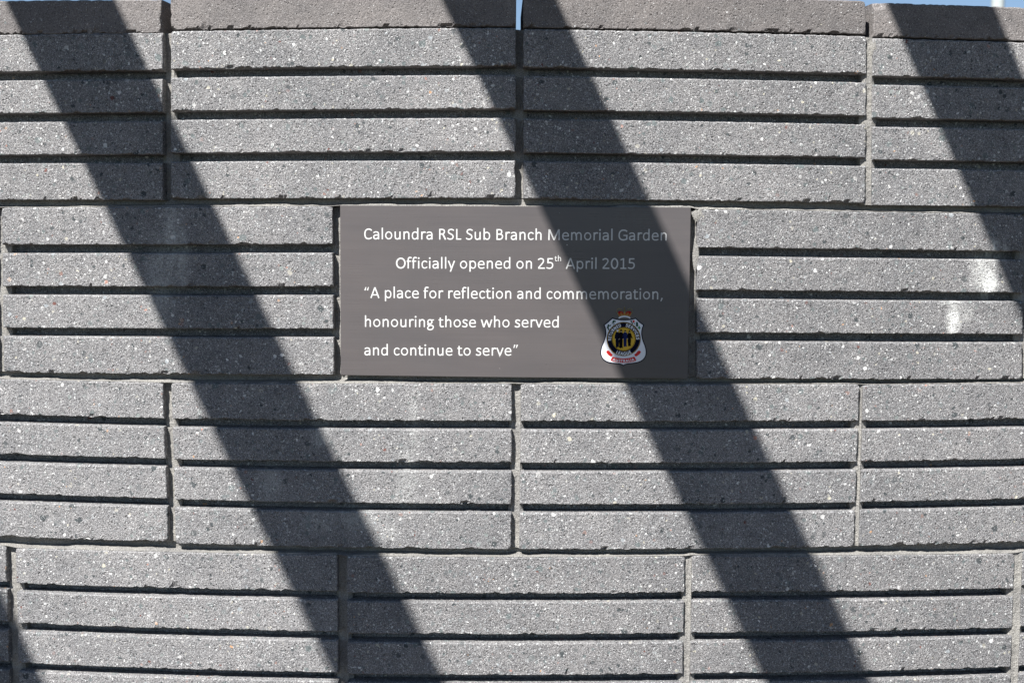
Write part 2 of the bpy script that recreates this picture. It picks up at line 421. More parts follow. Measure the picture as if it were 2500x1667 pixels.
# bed joints
for c in range(1, 9):
    vis = c < 4
    xs = np.linspace(-1.797, 1.793, 1500 if vis else 60)
    def edge(cc, top):
        X, Zz = [], []
        for k in range(-5, 5):
            q = Q[cc, k]
            if cc == 1 and k == 0: q = [-.2017, .1951, -.2016, .1947, -.0011, -.0008, -.1934, -.1953]
            if top: X += [q[0], q[1]]; Zz += [q[4], q[5]]
            else: X += [q[2], q[3]]; Zz += [q[6], q[7]]
        return np.interp(xs, X, Zz)
    zt, zb = edge(c - 1, False), edge(c, True)
    nr = 9; t = np.linspace(0, 1, nr)[:, None]
    z = lerp(zb[None] + .00015, zt[None] - .00015, t); s = xs[None] + 0 * t
    deep = .0125 + vn(xs * 30, 0, c, 11)[None] * .0010 + vn(s * 260, z * 300, 0, 12 + c) * .00035
    lip = .10 + .12 * (vn(xs * 14, 0, c, 14)[None] + .7 * vn(xs * 60, 0, c, 15)[None] + .25 * vn(xs * 330, 0, c, 16)[None])
    lip = np.clip(lip, .015, .4)
    D = np.where(t < lip, .0009 + t * .004, .0009 + deep * np.clip((t - lip) / .16, 0, 1))
    D = D + vn(s * 420, z * 420, 0, 18 + c) * .0003
    D = np.maximum(D, .0004)
    grid_obj('mortar_bed', s, z, D, wall, MM_)
# thin bed under the coping
xs = np.linspace(-1.797, 1.793, 300); X, ZT, ZB = [], [], []
for k in range(-5, 5): X += [Q[0, k][0], Q[0, k][1]]; ZB += [Q[0, k][4], Q[0, k][5]]
zb = np.interp(xs, X, ZB); t = np.linspace(0, 1, 3)[:, None]
s = xs[None] + 0 * t; z = zb[None] + t * .0016 - .0004 
grid_obj('mortar_bed', s, z, .022 + 0 * s + vn(s * 40, 0, 3, 5) * .002, wall, MM_)

# ------------------------------------------------------------------ 2D shapes by distance field
def sd_seg(P, a, b, w, butt=False, tw=None):
    a = np.array(a, float); b = np.array(b, float); d = b - a; L = math.hypot(*d); d = d / max(L, 1e-9)
    q = P - a; x = q @ d; y = q @ np.array([-d[1], d[0]])
    if butt:
        r = 10
        ww = w / 2 if tw is None else (w + (tw - w) * np.clip(x / L, 0, 1)) / 2
        dx = np.abs(x - L / 2) - L / 2 + r; dy = np.abs(y) - ww + r
        return np.hypot(np.maximum(dx, 0), np.maximum(dy, 0)) + np.minimum(np.maximum(dx, dy), 0) - r
    xx = np.clip(x, 0, L)
    return np.hypot(x - xx, y) - w / 2
def spl(p, n=6):
    p = [np.array(q, float) for q in p]; p = [2 * p[0] - p[1]] + p + [2 * p[-1] - p[-2]]
    o = []
    for i in range(1, len(p) - 2):
        for k in range(n):
            t = k / n
            o.append(.5 * (2 * p[i] + (p[i + 1] - p[i - 1]) * t + (2 * p[i - 1] - 5 * p[i] + 4 * p[i + 1] - p[i + 2]) * t * t + (3 * p[i] - p[i - 1] - 3 * p[i + 1] + p[i + 2]) * t ** 3))
    o.append(p[-2]); return o
def ell(cx, cy, rx, ry, a0=0, a1=360, n=28):
    return [(cx + rx * math.cos(math.radians(a0 + (a1 - a0) * i / n)), cy + ry * math.sin(math.radians(a0 + (a1 - a0) * i / n))) for i in range(n + 1)]
def contour(fn, x0, x1, y0, y1, step):
    """closed loops of fn = 0, marching squares"""
    xs = np.arange(x0, x1 + step, step); ys = np.arange(y0, y1 + step, step)
    X, Y = np.meshgrid(xs, ys); Fv = fn(np.stack([X.ravel(), Y.ravel()], -1)).reshape(X.shape)
    Fv = np.where(Fv == 0, 1e-6, Fv); I = Fv < 0
    segs = {}
    def ip(i0, j0, i1, j1):
        a, b = Fv[i0, j0], Fv[i1, j1]; t = a / (a - b)
        return (xs[j0] + (xs[j1] - xs[j0]) * t, ys[i0] + (ys[i1] - ys[i0]) * t)
    pts = {}
    code = I[:-1, :-1] * 1 + I[:-1, 1:] * 2 + I[1:, 1:] * 4 + I[1:, :-1] * 8
    T = {1: [(3, 0)], 2: [(0, 1)], 3: [(3, 1)], 4: [(1, 2)], 5: [(3, 2), (1, 0)], 6: [(0, 2)], 7: [(3, 2)], 8: [(2, 3)], 9: [(2, 0)], 10: [(0, 3), (2, 1)], 11: [(2, 1)], 12: [(1, 3)], 13: [(1, 0)], 14: [(0, 3)]}
    for i, j in zip(*np.nonzero((code > 0) & (code < 15))):
        i = int(i); j = int(j)
        E = {0: ('h', i, j), 1: ('v', i, j + 1), 2: ('h', i + 1, j), 3: ('v', i, j)}
        for a, b in T[int(code[i, j])]:
            ka, kb = E[a], E[b]; segs[ka] = kb
            for kk in (ka, kb):
                if kk not in pts:
                    pts[kk] = ip(kk[1], kk[2], kk[1], kk[2] + 1) if kk[0] == 'h' else ip(kk[1], kk[2], kk[1] + 1, kk[2])
    loops = []
    while segs:
        st = next(iter(segs)); k = st; lp = []
        while k in segs:
            lp.append(pts[k]); k = segs.pop(k)
        # thin out nearly straight runs
        out = []
        m = len(lp)
        if m < 6: continue
        keep = [0]; 
        for q in range(1, m):
            a = lp[keep[-1]]; b = lp[(q + 1) % m]; c = lp[q]
            L = math.hypot(b[0] - a[0], b[1] - a[1]) or 1
            dist = abs((b[0] - a[0]) * (a[1] - c[1]) - (a[0] - c[0]) * (b[1] - a[1])) / L
            if dist > step * .06 or L > step * 6: keep.append(q)
        loops.append([lp[q] for q in keep])
    return [l for l in loops if len(l) > 3]
def solid(loops, mapf, thick_front, thick_back):
    """extruded flat shape; mapf(x, y, d) -> xyz"""
    v3 = [[Vector((x, y, 0)) for x, y in lp] for lp in loops]
    flat = [p for lp in loops for p in lp]
    def inside(p, lp):
        c = False
        for (ax, ay), (bx, by) in zip(lp, lp[1:] + lp[:1]):
            if (ay <= p[1]) != (by <= p[1]) and p[0] < ax + (p[1] - ay) / (by - ay) * (bx - ax): c = not c
        return c
    inn = [[j for j in range(len(loops)) if j != i and inside(loops[i][0], loops[j])] for i in range(len(loops))]
    starts = np.cumsum([0] + [len(l) for l in loops])
    tris = []
    for i in range(len(loops)):
        if len(inn[i]) % 2: continue
        hs = [j for j in range(len(loops)) if i in inn[j] and len(inn[j]) == len(inn[i]) + 1]
        ids = [int(starts[q]) + m for q in [i] + hs for m in range(len(loops[q]))]
        tris += [tuple(ids[m] for m in t) for t in tessellate_polygon([v3[q] for q in [i] + hs])]
    n = len(flat)
    V = [mapf(x, y, thick_front) for x, y in flat] + [mapf(x, y, thick_back) for x, y in flat]
    F = []
    for a, b, c in tris:
        (ax, ay), (bx, by), (cx, cy) = flat[a], flat[b], flat[c]
        if (bx - ax) * (cy - ay) - (by - ay) * (cx - ax) < 0: a, b, c = a, c, b
        F.append((a, b, c))
    base = 0
    for lp in loops:
        m = len(lp)
        for i in range(m):
            j = (i + 1) % m; F.append((base + i, base + i + n, base + j + n, base + j))
        base += m
    return V, F

WV = 78; WC = 70; WH = 60
Lb = lambda a, b, w=WV: ('b', a, b, w)
Cc = lambda p, w=WC: ('c', spl(p), w)
Ee = lambda *a, w=WC: ('c', ell(*a), w)
def arch(x0, x1, xl=0): return Cc([(x0, 330), (x0 + 55, 398), (x0 + 125, 440), (x0 + 185, 440), (x1 - 30, 405), (x1, 330), (x1, 280)], 76)
BOWL_D = [(405, 350), (345, 412), (270, 441), (185, 428), (112, 360), (86, 235), (106, 110), (165, 44), (240, 30), (325, 62), (405, 150)]
GL = {
 'l': (229, [Lb((115, 0), (115, 690))]), 'i': (229, [Lb((115, 0), (115, 468)), ('c', [(115, 608), (115, 616)], 104)]),
 'o': (527, [Ee(264, 235, 178, 203)]),
 'c': (423, [Cc([(362, 385), (310, 425), (245, 438), (165, 415), (100, 335), (88, 230), (110, 110), (180, 42), (250, 32), (315, 50), (365, 80)])]),
 'e': (498, [Cc([(418, 252), (405, 345), (350, 415), (262, 440), (170, 415), (105, 335), (86, 235), (110, 110), (185, 42), (275, 30), (350, 38), (415, 62)]), Lb((95, 245), (452, 245), 66)]),
 'a': (479, [Cc([(92, 402), (150, 432), (225, 441), (305, 425), (355, 375), (368, 300), (368, 250)]), Lb((370, 0), (370, 330), 76), Cc([(365, 255), (270, 255), (160, 243), (98, 195), (84, 125), (110, 62), (175, 32), (245, 38), (320, 80), (370, 140)], 78)]),
 'n': (525, [Lb((122, 0), (122, 468)), arch(122, 402), Lb((402, 0), (402, 300))]),
 'm': (799, [Lb((120, 0), (120, 468)), Cc([(120, 335), (170, 400), (230, 440), (290, 440), (345, 405), (368, 330), (368, 280)], 76), Lb((399 - 1, 0), (398, 300), 80),
             Cc([(398, 335), (450, 400), (510, 440), (570, 440), (630, 405), (668, 330), (672, 280)], 76), Lb((675, 0), (675, 300))]),
 'u': (525, [Lb((403, 0), (403, 468)), Cc([(403, 135), (345, 70), (280, 30), (215, 30), (150, 62), (123, 140), (122, 190)], 76), Lb((122, 170), (122, 468))]),
 'h': (525, [Lb((122, 0), (122, 690)), arch(122, 402), Lb((402, 0), (402, 300))]),
 'd': (525, [Lb((405, 0), (405, 690)), Cc(BOWL_D)]),
 'b': (525, [Lb((120, 0), (120, 690)), Cc([(525 - x, y) for x, y in BOWL_D])]),
 'p': (525, [Lb((120, -182), (120, 468)), Cc([(525 - x, y) for x, y in BOWL_D])]),
 'g': (471, [Ee(205, 318, 122, 122, w=74), Lb((270, 432), (452, 432), 60), Cc([(118, 225), (84, 180), (108, 128), (190, 112), (300, 104), (380, 72), (405, 5), (375, -85), (290, -142), (200, -148), (108, -122), (72, -60), (95, 0), (150, 55)], 70)]),
 'f': (305, [Lb((106, 0), (106, 520)), Cc([(106, 500), (116, 590), (160, 645), (215, 655), (278, 640)], 80), Lb((14, 432), (275, 432), 66)]),
 'r': (349, [Lb((122, 0), (122, 468)), Cc([(122, 325), (170, 395), (222, 435), (272, 440), (322, 428)], 80)]),
 's': (391, [Cc([(318, 405), (255, 436), (195, 441), (118, 415), (92, 352), (118, 292), (190, 252), (262, 215), (308, 160), (300, 80), (250, 42), (180, 30), (115, 38), (62, 64)], 78)]),
 't': (335, [Lb((122, 120), (122, 575)), Cc([(122, 180), (128, 90), (165, 42), (220, 32), (300, 42)], 80), Lb((18, 432), (302, 432), 66)]),
 'v': (452, [Lb((48, 468), (226, 6), 78), Lb((404, 468), (226, 6), 78)]),
 'w': (715, [Lb((52, 468), (196, 6), 82), Lb((357, 440), (196, 6), 80), Lb((357, 440), (520, 6), 80), Lb((663, 468), (520, 6), 82)]),
 'y': (453, [Lb((48, 468), (232, 10), 78), Lb((405, 468), (165, -182), 78)]),
 'A': (579, [Lb((50, 0), (289, 634), 78), Lb((528, 0), (289, 634), 78), Lb((135, 190), (445, 190), 68)]),
 'B': (544, [Lb((132, 0), (132, 634)), Cc([(130, 598), (290, 598), (380, 560), (405, 480), (378, 395), (300, 343), (130, 338)], 74), Cc([(290, 338), (395, 310), (448, 245), (448, 160), (405, 82), (310, 37), (130, 37)], 76)]),
 'C': (533, [Cc([(472, 540), (415, 582), (340, 603), (225, 585), (125, 490), (90, 320), (118, 145), (210, 50), (325, 32), (415, 52), (475, 92)], 78)]),
 'G': (631, [Cc([(540, 548), (460, 590), (370, 603), (240, 585), (130, 490), (92, 320), (120, 145), (225, 50), (350, 31), (450, 46), (548, 80)], 78), Lb((548, 60), (548, 320), 78), Lb((350, 295), (592, 295), 70)]),
 'L': (420, [Lb((132, 0), (132, 634)), Lb((90, 36), (400, 36), 72)]),
 'M': (855, [Lb((125, 0), (135, 634), 78), Lb((730, 0), (720, 634), 78), Lb((150, 634), (428, 6), 80), Lb((705, 634), (428, 6), 80)]),
 'O': (662, [Ee(331, 317, 246, 286, w=86)]),
 'R': (543, [Lb((132, 0), (132, 634)), Cc([(130, 598), (285, 598), (375, 560), (405, 475), (375, 385), (290, 335), (130, 332)], 76), Lb((300, 340), (475, 0), 90)]),
 'S': (459, [Cc([(392, 562), (315, 598), (235, 603), (140, 570), (95, 482), (125, 400), (220, 342), (315, 290), (370, 215), (368, 125), (310, 55), (220, 31), (125, 42), (60, 80)], 76)]),
 '2': (507, [Cc([(78, 548), (150, 592), (230, 602), (325, 572), (368, 485), (345, 390), (265, 280), (90, 75)], 74), Lb((58, 37), (455, 37), 74)]),
 '0': (507, [Ee(253, 317, 178, 286, w=86)]),
 '1': (507, [Lb((275, 0), (275, 634)), Lb((100, 530), (290, 612), 72), Lb((92, 35), (450, 35), 70)]),
 '5': (507, [Lb((105, 598), (412, 598), 72), Lb((135, 620), (122, 340), 80), Cc([(125, 358), (215, 372), (320, 358), (392, 290), (402, 185), (355, 80), (255, 32), (160, 34), (65, 66)], 74)]),
 ',': (250, [('b', (150, 85), (72, -118), 92, 46)]),
 '\u201c': (401, [('b', (92, 452), (158, 650), 88, 42), ('b', (242, 452), (308, 650), 88, 42)]),
 '\u201d': (401, [('b', (158, 650), (92, 452), 88, 42), ('b', (308, 650), (242, 452), 88, 42)]),
 ' ': (226, []),
 'E': (488, [Lb((132, 0), (132, 634)), Lb((90, 598), (440, 598), 74), Lb((90, 325), (420, 325), 74), Lb((90, 36), (445, 36), 74)]),
 'T': (487, [Lb((243, 0), (243, 634)), Lb((20, 596), (467, 596), 76)]),
 'U': (642, [Lb((125, 230), (125, 634)), Lb((517, 230), (517, 634)), Cc([(125, 260), (140, 110), (220, 40), (321, 30), (422, 40), (502, 110), (517, 260)], 90)]),
 'N': (646, [Lb((128, 0), (128, 634)), Lb((518, 0), (518, 634)), Lb((135, 620), (511, 14), 92)]),
 'D': (615, [Lb((132, 0), (132, 634)), Cc([(130, 597), (280, 597), (410, 565), (500, 460), (515, 317), (490, 165), (400, 70), (270, 37), (130, 37)], 74)]),
 'V': (567, [Lb((45, 634), (283, 6), 80), Lb((522, 634), (283, 6), 80)]),
 'I': (252, [Lb((126, 0), (126, 634))]),
 '&': (682, [Cc([(590, 20), (420, 190), (240, 400), (190, 500), (240, 590), (330, 600), (390, 520), (360, 430), (240, 350), (120, 260), (90, 150), (160, 50), (290, 30), (430, 90), (540, 260)], 74)]),
}
_cache = {}
def glyph(ch, bold=1.0):
    key = (ch, bold)
    if key not in _cache:
        adv, st = GL[ch]
        def fn(P):
            o = np.full(len(P), 1e9)
            for s_ in st:
                if s_[0] == 'b': o = np.minimum(o, sd_seg(P, s_[1], s_[2], s_[3] * bold, True, s_[4] * bold if len(s_) > 4 else None))
                else:
                    for a, b in zip(s_[1][:-1], s_[1][1:]): o = np.minimum(o, sd_seg(P, a, b, s_[2] * bold))
            return o
        _cache[key] = contour(fn, -70, adv + 90, -240, 760, 11) if st else []
    return GL[ch][0], _cache[key]

def build(name, parts, mat, parent, origin):
    V, F = [], []
    for v, f in parts:
        b = len(V); V += list(v); F += [tuple(i + b for i in t) for t in f]
    o = mesh_obj(name, V, F, mat, parent)
    center(o, origin); return o

# ------------------------------------------------------------------ plaque
M_plate = None
n = NM('grey_brown_plate', .42, .5)
tc = n.n('ShaderNodeTexCoord')
mp = n.n('ShaderNodeMapping'); mp.inputs['Scale'].default_value = (8, 8, 900); n.l(tc.outputs['Object'], mp.inputs[0])
br = n.noise(mp.outputs[0], 1.0, 3)['Fac']
bl = n.noise(tc.outputs['Object'], 14, 3)['Fac']
c_ = n.mix(.3, (.097, .087, .086), n.ramp(br, [(.3, (.86, .86, .86)), (.7, (1.14, 1.14, 1.14))], 'LINEAR'), 'MULTIPLY')
c_ = n.mix(.6, c_, n.ramp(bl, [(.3, (.93, .95, .97)), (.7, (1.06, 1.03, 1.02))], 'LINEAR'), 'MULTIPLY')
mp2 = n.n('ShaderNodeMapping'); mp2.inputs['Rotation'].default_value = (0, .5, 0); mp2.inputs['Scale'].default_value = (9, 9, 60); n.l(tc.outputs['Object'], mp2.inputs[0])
wp = n.noise(mp2.outputs[0], 1.0, 4, .6)['Fac']
c_ = n.mix(.55, c_, n.ramp(wp, [(.35, (.93, .93, .94)), (.65, (1.09, 1.08, 1.07))], 'LINEAR'), 'MULTIPLY')
dr = n.vor(tc.outputs['Object'], 26); ds = n.n('ShaderNodeSeparateColor'); n.l(dr['Color'], ds.inputs[0])
ring_ = n.math('MULTIPLY', n.math('GREATER_THAN', ds.outputs[0], .8), n.maprange(n.math('ABSOLUTE', n.math('SUBTRACT', dr['Distance'], n.maprange(ds.outputs[1], 0, 1, .05, .16))), 0, .014, .16, 0))
c_ = n.mix(ring_, c_, (.35, .34, .33))
ve = n.vor(tc.outputs['Object'], 120); sp = n.n('ShaderNodeSeparateColor'); n.l(ve['Color'], sp.inputs[0])
dust = n.math('MULTIPLY', n.math('GREATER_THAN', sp.outputs[0], .90), n.math('LESS_THAN', ve['Distance'], n.maprange(sp.outputs[1], .3, 1, .02, .065)))
c_ = n.mix(dust, c_, (.62, .60, .57))
n.l(c_, n.b.inputs['Base Color'])
sm = n.noise(tc.outputs['Object'], 9, 5, .6)['Fac']
n.l(n.math('ADD', n.math('MULTIPLY_ADD', br, .10, .20), n.maprange(sm, .35, .7, 0, .14)), n.b.inputs['Roughness'])
n.b.inputs['Metallic'].default_value = .05
M_plate = n.m
M_white = mat_simple('white_print', (.58, .572, .55), .45, spec=.9)

PC = W(-.0033, -.0980, 0)
plaque = thing('plaque', tuple(PC), 'dark grey-brown rectangular plaque with white inscription and coloured shield badge, set in the ribbed wall', 'plaque')
# plate: 3 mm sheet with small rounded corners, on a recessed backing block
TLs, TRs, BLs, BRs = (-.2017, -.0011), (.1951, -.0008), (-.2016, -.1934), (.1947, -.1953)
def plate(name, d0, d1, inset, mat):
    nx = 40; V = []; F = []
    def q(u, v):
        s = lerp(lerp(TLs[0], TRs[0], u), lerp(BLs[0], BRs[0], u), v); z = lerp(lerp(TLs[1], TRs[1], u), lerp(BLs[1], BRs[1], u), v)
        return s, z
    iu = inset / .397; iv = inset / .193; e = .0004
    us = [iu, iu + e / .397] + list(np.linspace(iu, 1 - iu, nx)[1:-1]) + [1 - iu - e / .397, 1 - iu]
    vs = [iv, iv + e / .193, .5, 1 - iv - e / .193, 1 - iv]
    rows = []
    rows.append([(q(u, vs[0]), d1) for u in us])
    for j, v in enumerate(vs):
        row = []
        for i, u in enumerate(us):
            edge_ = j in (0, 4) or i in (0, len(us) - 1)
            row.append((q(u, v), d0 + (e if edge_ else 0)))
        rows.append(row)
    rows.append([(q(u, vs[-1]), d1) for u in us])
    rows = [[(r[0][0], d1)] + r + [(r[-1][0], d1)] for r in rows]
    for r in rows:
        for (s, z), d in r: V.append(W(s, z, d))
    nu = len(rows[0]); 
    for j in range(len(rows) - 1):
        for i in range(nu - 1):
            a = j * nu + i; F.append((a, a + nu, a + nu + 1, a + 1))
    idx = [list(range(j * nu, (j + 1) * nu)) for j in range(len(rows))]
    loop = idx[0] + [r[-1] for r in idx[1:]] + idx[-1][-2::-1] + [r[0] for r in idx[-2:0:-1]]
    F.append(loop)
    o = mesh_obj(name, V, F, mat, plaque, smooth=False); center(o, PC); return o
plate('metal_plate', -.0005, .0030, 0.0, M_plate)
plate('backing_block', .0032, .10, .0035, MC_)

TX = -.00062
def text_line(name, txt, s0, z0, s1, z1, sup=None):
    """txt between (s0, z0) and (s1, z1) on the plaque; sup = (start, end) indices set small and raised"""
    adv = 0; items = []
    for i, ch in enumerate(txt):
        k = .50 if sup and sup[0] <= i < sup[1] else 1.0; up = 455 if k < 1 else 0
        a, lp = glyph(ch); items.append((adv, k, up, lp)); adv += a * k
    first = 60; last = adv - 40
    sc = (s1 - s0) / (last - first)
    ang = (z1 - z0) / (s1 - s0); vs = .01905 / 1000
    parts = []
    for a, k, up, lp in items:
        if not lp: continue
        def mf(x, y, d, a=a, k=k, up=up):
            xx = (a + x * k - first) * sc; yy = (y * k + up) * vs
            return W(s0 + xx, z0 + yy + xx * ang, d)
        parts.append(solid(lp, mf, TX, -.0004))
    o = build(name, parts, M_white, plaque, PC); return o, sc * 1000
for t_, a in (('Caloundra RSL Sub Branch Memorial Garden', (-.1742, -.0389, .1687, -.0383)),
              ('Officially opened on 25th April 2015', (-.1381, -.0716, .1325, -.0705)),
              ('\u201cA place for reflection and commemoration,', (-.1743, -.1052, .1648, -.1049)),
              ('honouring those who served', (-.1742, -.1380, .0470, -.1373)),
              ('and continue to serve\u201d', (-.1742, -.1704, .0005, -.1695))):
    sup = (23, 25) if '25th' in t_ else None
    o, sc = text_line('inscription_line', t_, *a, sup=sup)
    o['label'] = 'white lettering reading ' + t_.strip('\u201c\u201d,') if len(t_.split()) < 12 else 'white lettering'
    print(t_, 'em mm', round(sc * 1000, 2))

# ------------------------------------------------------------------ badge on the plaque (unit: 0.0597 mm)
KB = .05966e-3
def bmap(x, y, d): return W(.1203 + (x - 960) * KB, -.1501 - (y - 842) * KB, d)
def lay(k): return -(.0010 + .00016 * k)
M_navy = mat_simple('navy_enamel', (.003, .005, .020), .6, spec=.04)
M_wht = mat_simple('white_enamel', (.80, .81, .84), .3, spec=.5)
M_gold = mat_simple('gold_enamel', (.70, .43, .03), .4, spec=.3)
M_red = mat_simple('red_enamel', (.62, .015, .012), .4, spec=.3)
M_green = mat_simple('green_enamel', (.006, .06, .035), .5, spec=.08)
M_dark = mat_simple('black_enamel', (.004, .003, .003), .6, spec=.04)
M_blue = mat_simple('blue_enamel', (.006, .016, .09), .45, spec=.1)
M_skin = mat_simple('pale_enamel', (.62, .56, .45), .35)
def polyfn(poly, off=0.0):
    A = np.array(poly); B = np.roll(A, -1, 0)
    def fn(P):
        d = np.full(len(P), 1e9); ins = np.zeros(len(P), bool)
        for a, b in zip(A, B):
            e = b - a; L2 = max(e @ e, 1e-9); q = P - a; t = np.clip(q @ e / L2, 0, 1)
            d = np.minimum(d, np.hypot(*(q - t[:, None] * e).T))
            c = ((a[1] <= P[:, 1]) != (b[1] <= P[:, 1]))
            with np.errstate(divide='ignore', invalid='ignore'): xi = a[0] + (P[:, 1] - a[1]) / (b[1] - a[1] if b[1] != a[1] else 1e-9) * e[0]
            ins ^= c & (P[:, 0] < xi)
        return np.where(ins, -d, d) + off
    return fn
def capfn(segs):
    def fn(P):
        o = np.full(len(P), 1e9)
        for pts, ww in segs:
            if len(pts) == 1: pts = [pts[0], (pts[0][0] + .01, pts[0][1])]
            for a, b in zip(pts[:-1], pts[1:]): o = np.minimum(o, sd_seg(P, a, b, ww))
        return o
    return fn
def shape(name, fn, box, step, k, mat, parent, back=None):
    lps = contour(fn, *box, step)
    V, F = solid(lps, bmap, lay(k), -.0004 if back is None else lay(back))
    return build(name, [(V, F)], mat, parent, PC)
mir = lambda p: [(1920 - x, y) for x, y in p]
right = spl([(1350, 572), (1322, 640), (1312, 740), (1336, 860), (1378, 965), (1401, 1060), (1396, 1155), (1350, 1235), (1265, 1288), (1150, 1312), (1050, 1322), (992, 1338), (960, 1362)], 4)
right = [tuple(p) for p in right]
top = [tuple(p) for p in spl([(735, 437), (845, 461), (960, 469), (1080, 461), (1190, 437)], 4)]
outline = top + [tuple(p) for p in spl([(1190, 437), (1268, 512), (1350, 572)], 4)][1:] + right[1:] + mir(right)[::-1][1:] + mir([tuple(p) for p in spl([(1190, 437), (1268, 512), (1350, 572)], 4)])[::-1][1:-1]
box = (470, 1450, 400, 1400)
badge = shape('badge', polyfn(outline, 0), box, 8, 0, M_navy, plaque)
badge['label'] = 'small shield badge with crown, navy ring lettered RETURNED & SERVICES LEAGUE and red AUSTRALIA ribbon'
def bpart(name, V, F, mat):
    o = mesh_obj(name, V, F, mat); o.data.transform(Matrix.Translation(-PCv)); o.parent = badge; return o
PCv = Vector(PC)
def bshape(name, fn, box, step, k, mat, back=0):
    V, F = solid(contour(fn, *box, step), bmap, lay(k), lay(back) + .00005)
    return bpart(name, V, F, mat)
bshape('shield_face', polyfn(outline, 19), box, 8, 1, M_wht)
cir = lambda r, cx=960, cy=842: (lambda P: np.hypot(P[:, 0] - cx, P[:, 1] - cy) - r)
ann = lambda r0, r1: (lambda P: np.abs(np.hypot(P[:, 0] - 960, P[:, 1] - 842) - (r0 + r1) / 2) - (r1 - r0) / 2)
rb = (600, 1320, 480, 1200)
bshape('ring', cir(325), rb, 9, 2, M_navy, 1)
bshape('ring_line', ann(312, 317), rb, 5, 3, M_gold, 2)
bshape('ring_line', ann(220, 226), rb, 5, 3, M_gold, 2)
bshape('disc', cir(213), rb, 8, 3, M_gold, 2)
def arc_text(name, txt, cx, cy, r, cap, a0, a1, bottom, k, mat, back):
    sc = cap / 634; adv = 0; items = []
    for ch in txt:
        a, lp = glyph(ch, 1.95 if cap > 30 else 1.2); items.append((adv, lp)); adv += a + 70
    adv -= 70; parts = []
    aw = math.radians(a1 - a0) / adv
    for a, lp in items:
        if not lp: continue
        def mf(x, y, d, a=a):
            th = math.radians(a0) + (a + x) * aw
            rr = r - y * sc if bottom else r + y * sc
            return bmap(cx + rr * math.cos(th), cy - rr * math.sin(th), d)
        parts.append(solid(lp, mf, lay(k), lay(back) + .00005))
    V, F = [], []
    for v, f in parts:
        b = len(V); V += list(v); F += [tuple(i + b for i in t) for t in f]
    return bpart(name, V, F, mat)
arc_text('ring_lettering', 'RETURNED', 960, 842, 240, 56, 187, 102, False, 3, M_wht, 2)
arc_text('ring_lettering', '&', 960, 842, 252, 26, 95, 88.5, False, 3, M_blue, 2)
arc_text('ring_lettering', 'SERVICES', 960, 842, 240, 56, 82, -2, False, 3, M_wht, 2)
arc_text('ring_lettering', 'LEAGUE', 960, 842, 306, 58, 240.5, 300.5, True, 3, M_wht, 2)
sec = [(960 + rr * math.cos(math.radians(a)), 593 - rr * math.sin(math.radians(a))) for rr, al in ((706, np.linspace(249, 291, 14)), (616, np.linspace(290, 250, 14))) for a in al]
bshape('ribbon', polyfn(sec, 4), (660, 1260, 1100, 1330), 7, 3, M_red, 1)
tail = [tuple(p) for p in spl([(624, 1085), (655, 1060), (690, 1072), (722, 1112), (755, 1138), (738, 1165), (722, 1178), (690, 1160), (650, 1128), (624, 1085)], 3)]
bshape('ribbon', polyfn(tail[:-1], 2), (590, 790, 1030, 1210), 6, 2, M_red, 1)
bshape('ribbon', polyfn(mir(tail[:-1]), 2), (1130, 1330, 1030, 1210), 6, 2, M_red, 1)
arc_text('ribbon_lettering', 'AUSTRALIA', 960, 593, 690, 48, 252.3, 287.7, True, 4, M_wht, 3)
# crown
cb = (790, 1150, 205, 470); X0 = 970
M_cap = mat_simple('dark_red_enamel', (.34, .008, .008), .5, spec=.1); M_cgold = mat_simple('crown_gold_enamel', (.38, .27, .07), .5, spec=.15)
bshape('crown_cap', polyfn([(845, 325), (880, 308), (925, 318), (955, 345), (970, 350), (985, 345), (1015, 318), (1060, 308), (1098, 325), (1095, 360), (1082, 400), (970, 392), (860, 400), (848, 360)], 0), cb, 6, 0, M_cap, 0)
bshape('crown_band', capfn([(spl([(868, 438), (905, 420), (970, 410), (1035, 420), (1072, 438)]), 24)]), cb, 5, 0.4, M_wht, 0)
gold = []
m2 = lambda p: [(2 * X0 - x, y) for x, y in p]
for f in (lambda p: p, m2):
    gold += [(f(spl([(852, 372), (880, 395), (925, 380), (970, 372)])), 9), (f(spl([(862, 405), (915, 394), (970, 390)])), 9), (f([(905, 335), (905, 385)]), 9), (f([(885, 355), (928, 355)]), 9), (f([(846, 358)]), 20), (f([(875, 372)]), 12), (f([(940, 360)]), 10)]
gold += [([(970, 315), (970, 385)], 10), ([(950, 350), (990, 350)], 10)]
bshape('crown_ornament', capfn(gold), cb, 4, 1, M_cgold, 0)
M_dgold = mat_simple('dark_gold_enamel', (.16, .12, .03), .35)
arches = [(f(spl([(850, 375), (822, 325), (832, 282), (872, 264), (915, 285), (945, 318)])), 9) for f in (lambda p: p, m2)] + [([(970, 235), (970, 312)], 12), ([(955, 252), (985, 252)], 9), ([(970, 296)], 30)]
bshape('crown_arch', capfn(arches), cb, 4, .7, M_dgold, 0)
pearls = [([p], 8) for f in (lambda p: p, m2) for p in f([(818, 300), (828, 275), (848, 262), (875, 258), (900, 268), (842, 352), (815, 325)])] + [([(970, 228)], 8)]
bshape('crown_pearl', capfn(pearls), cb, 3, 1.2, mat_simple('pearl_enamel', (.50, .45, .25), .4), 0)
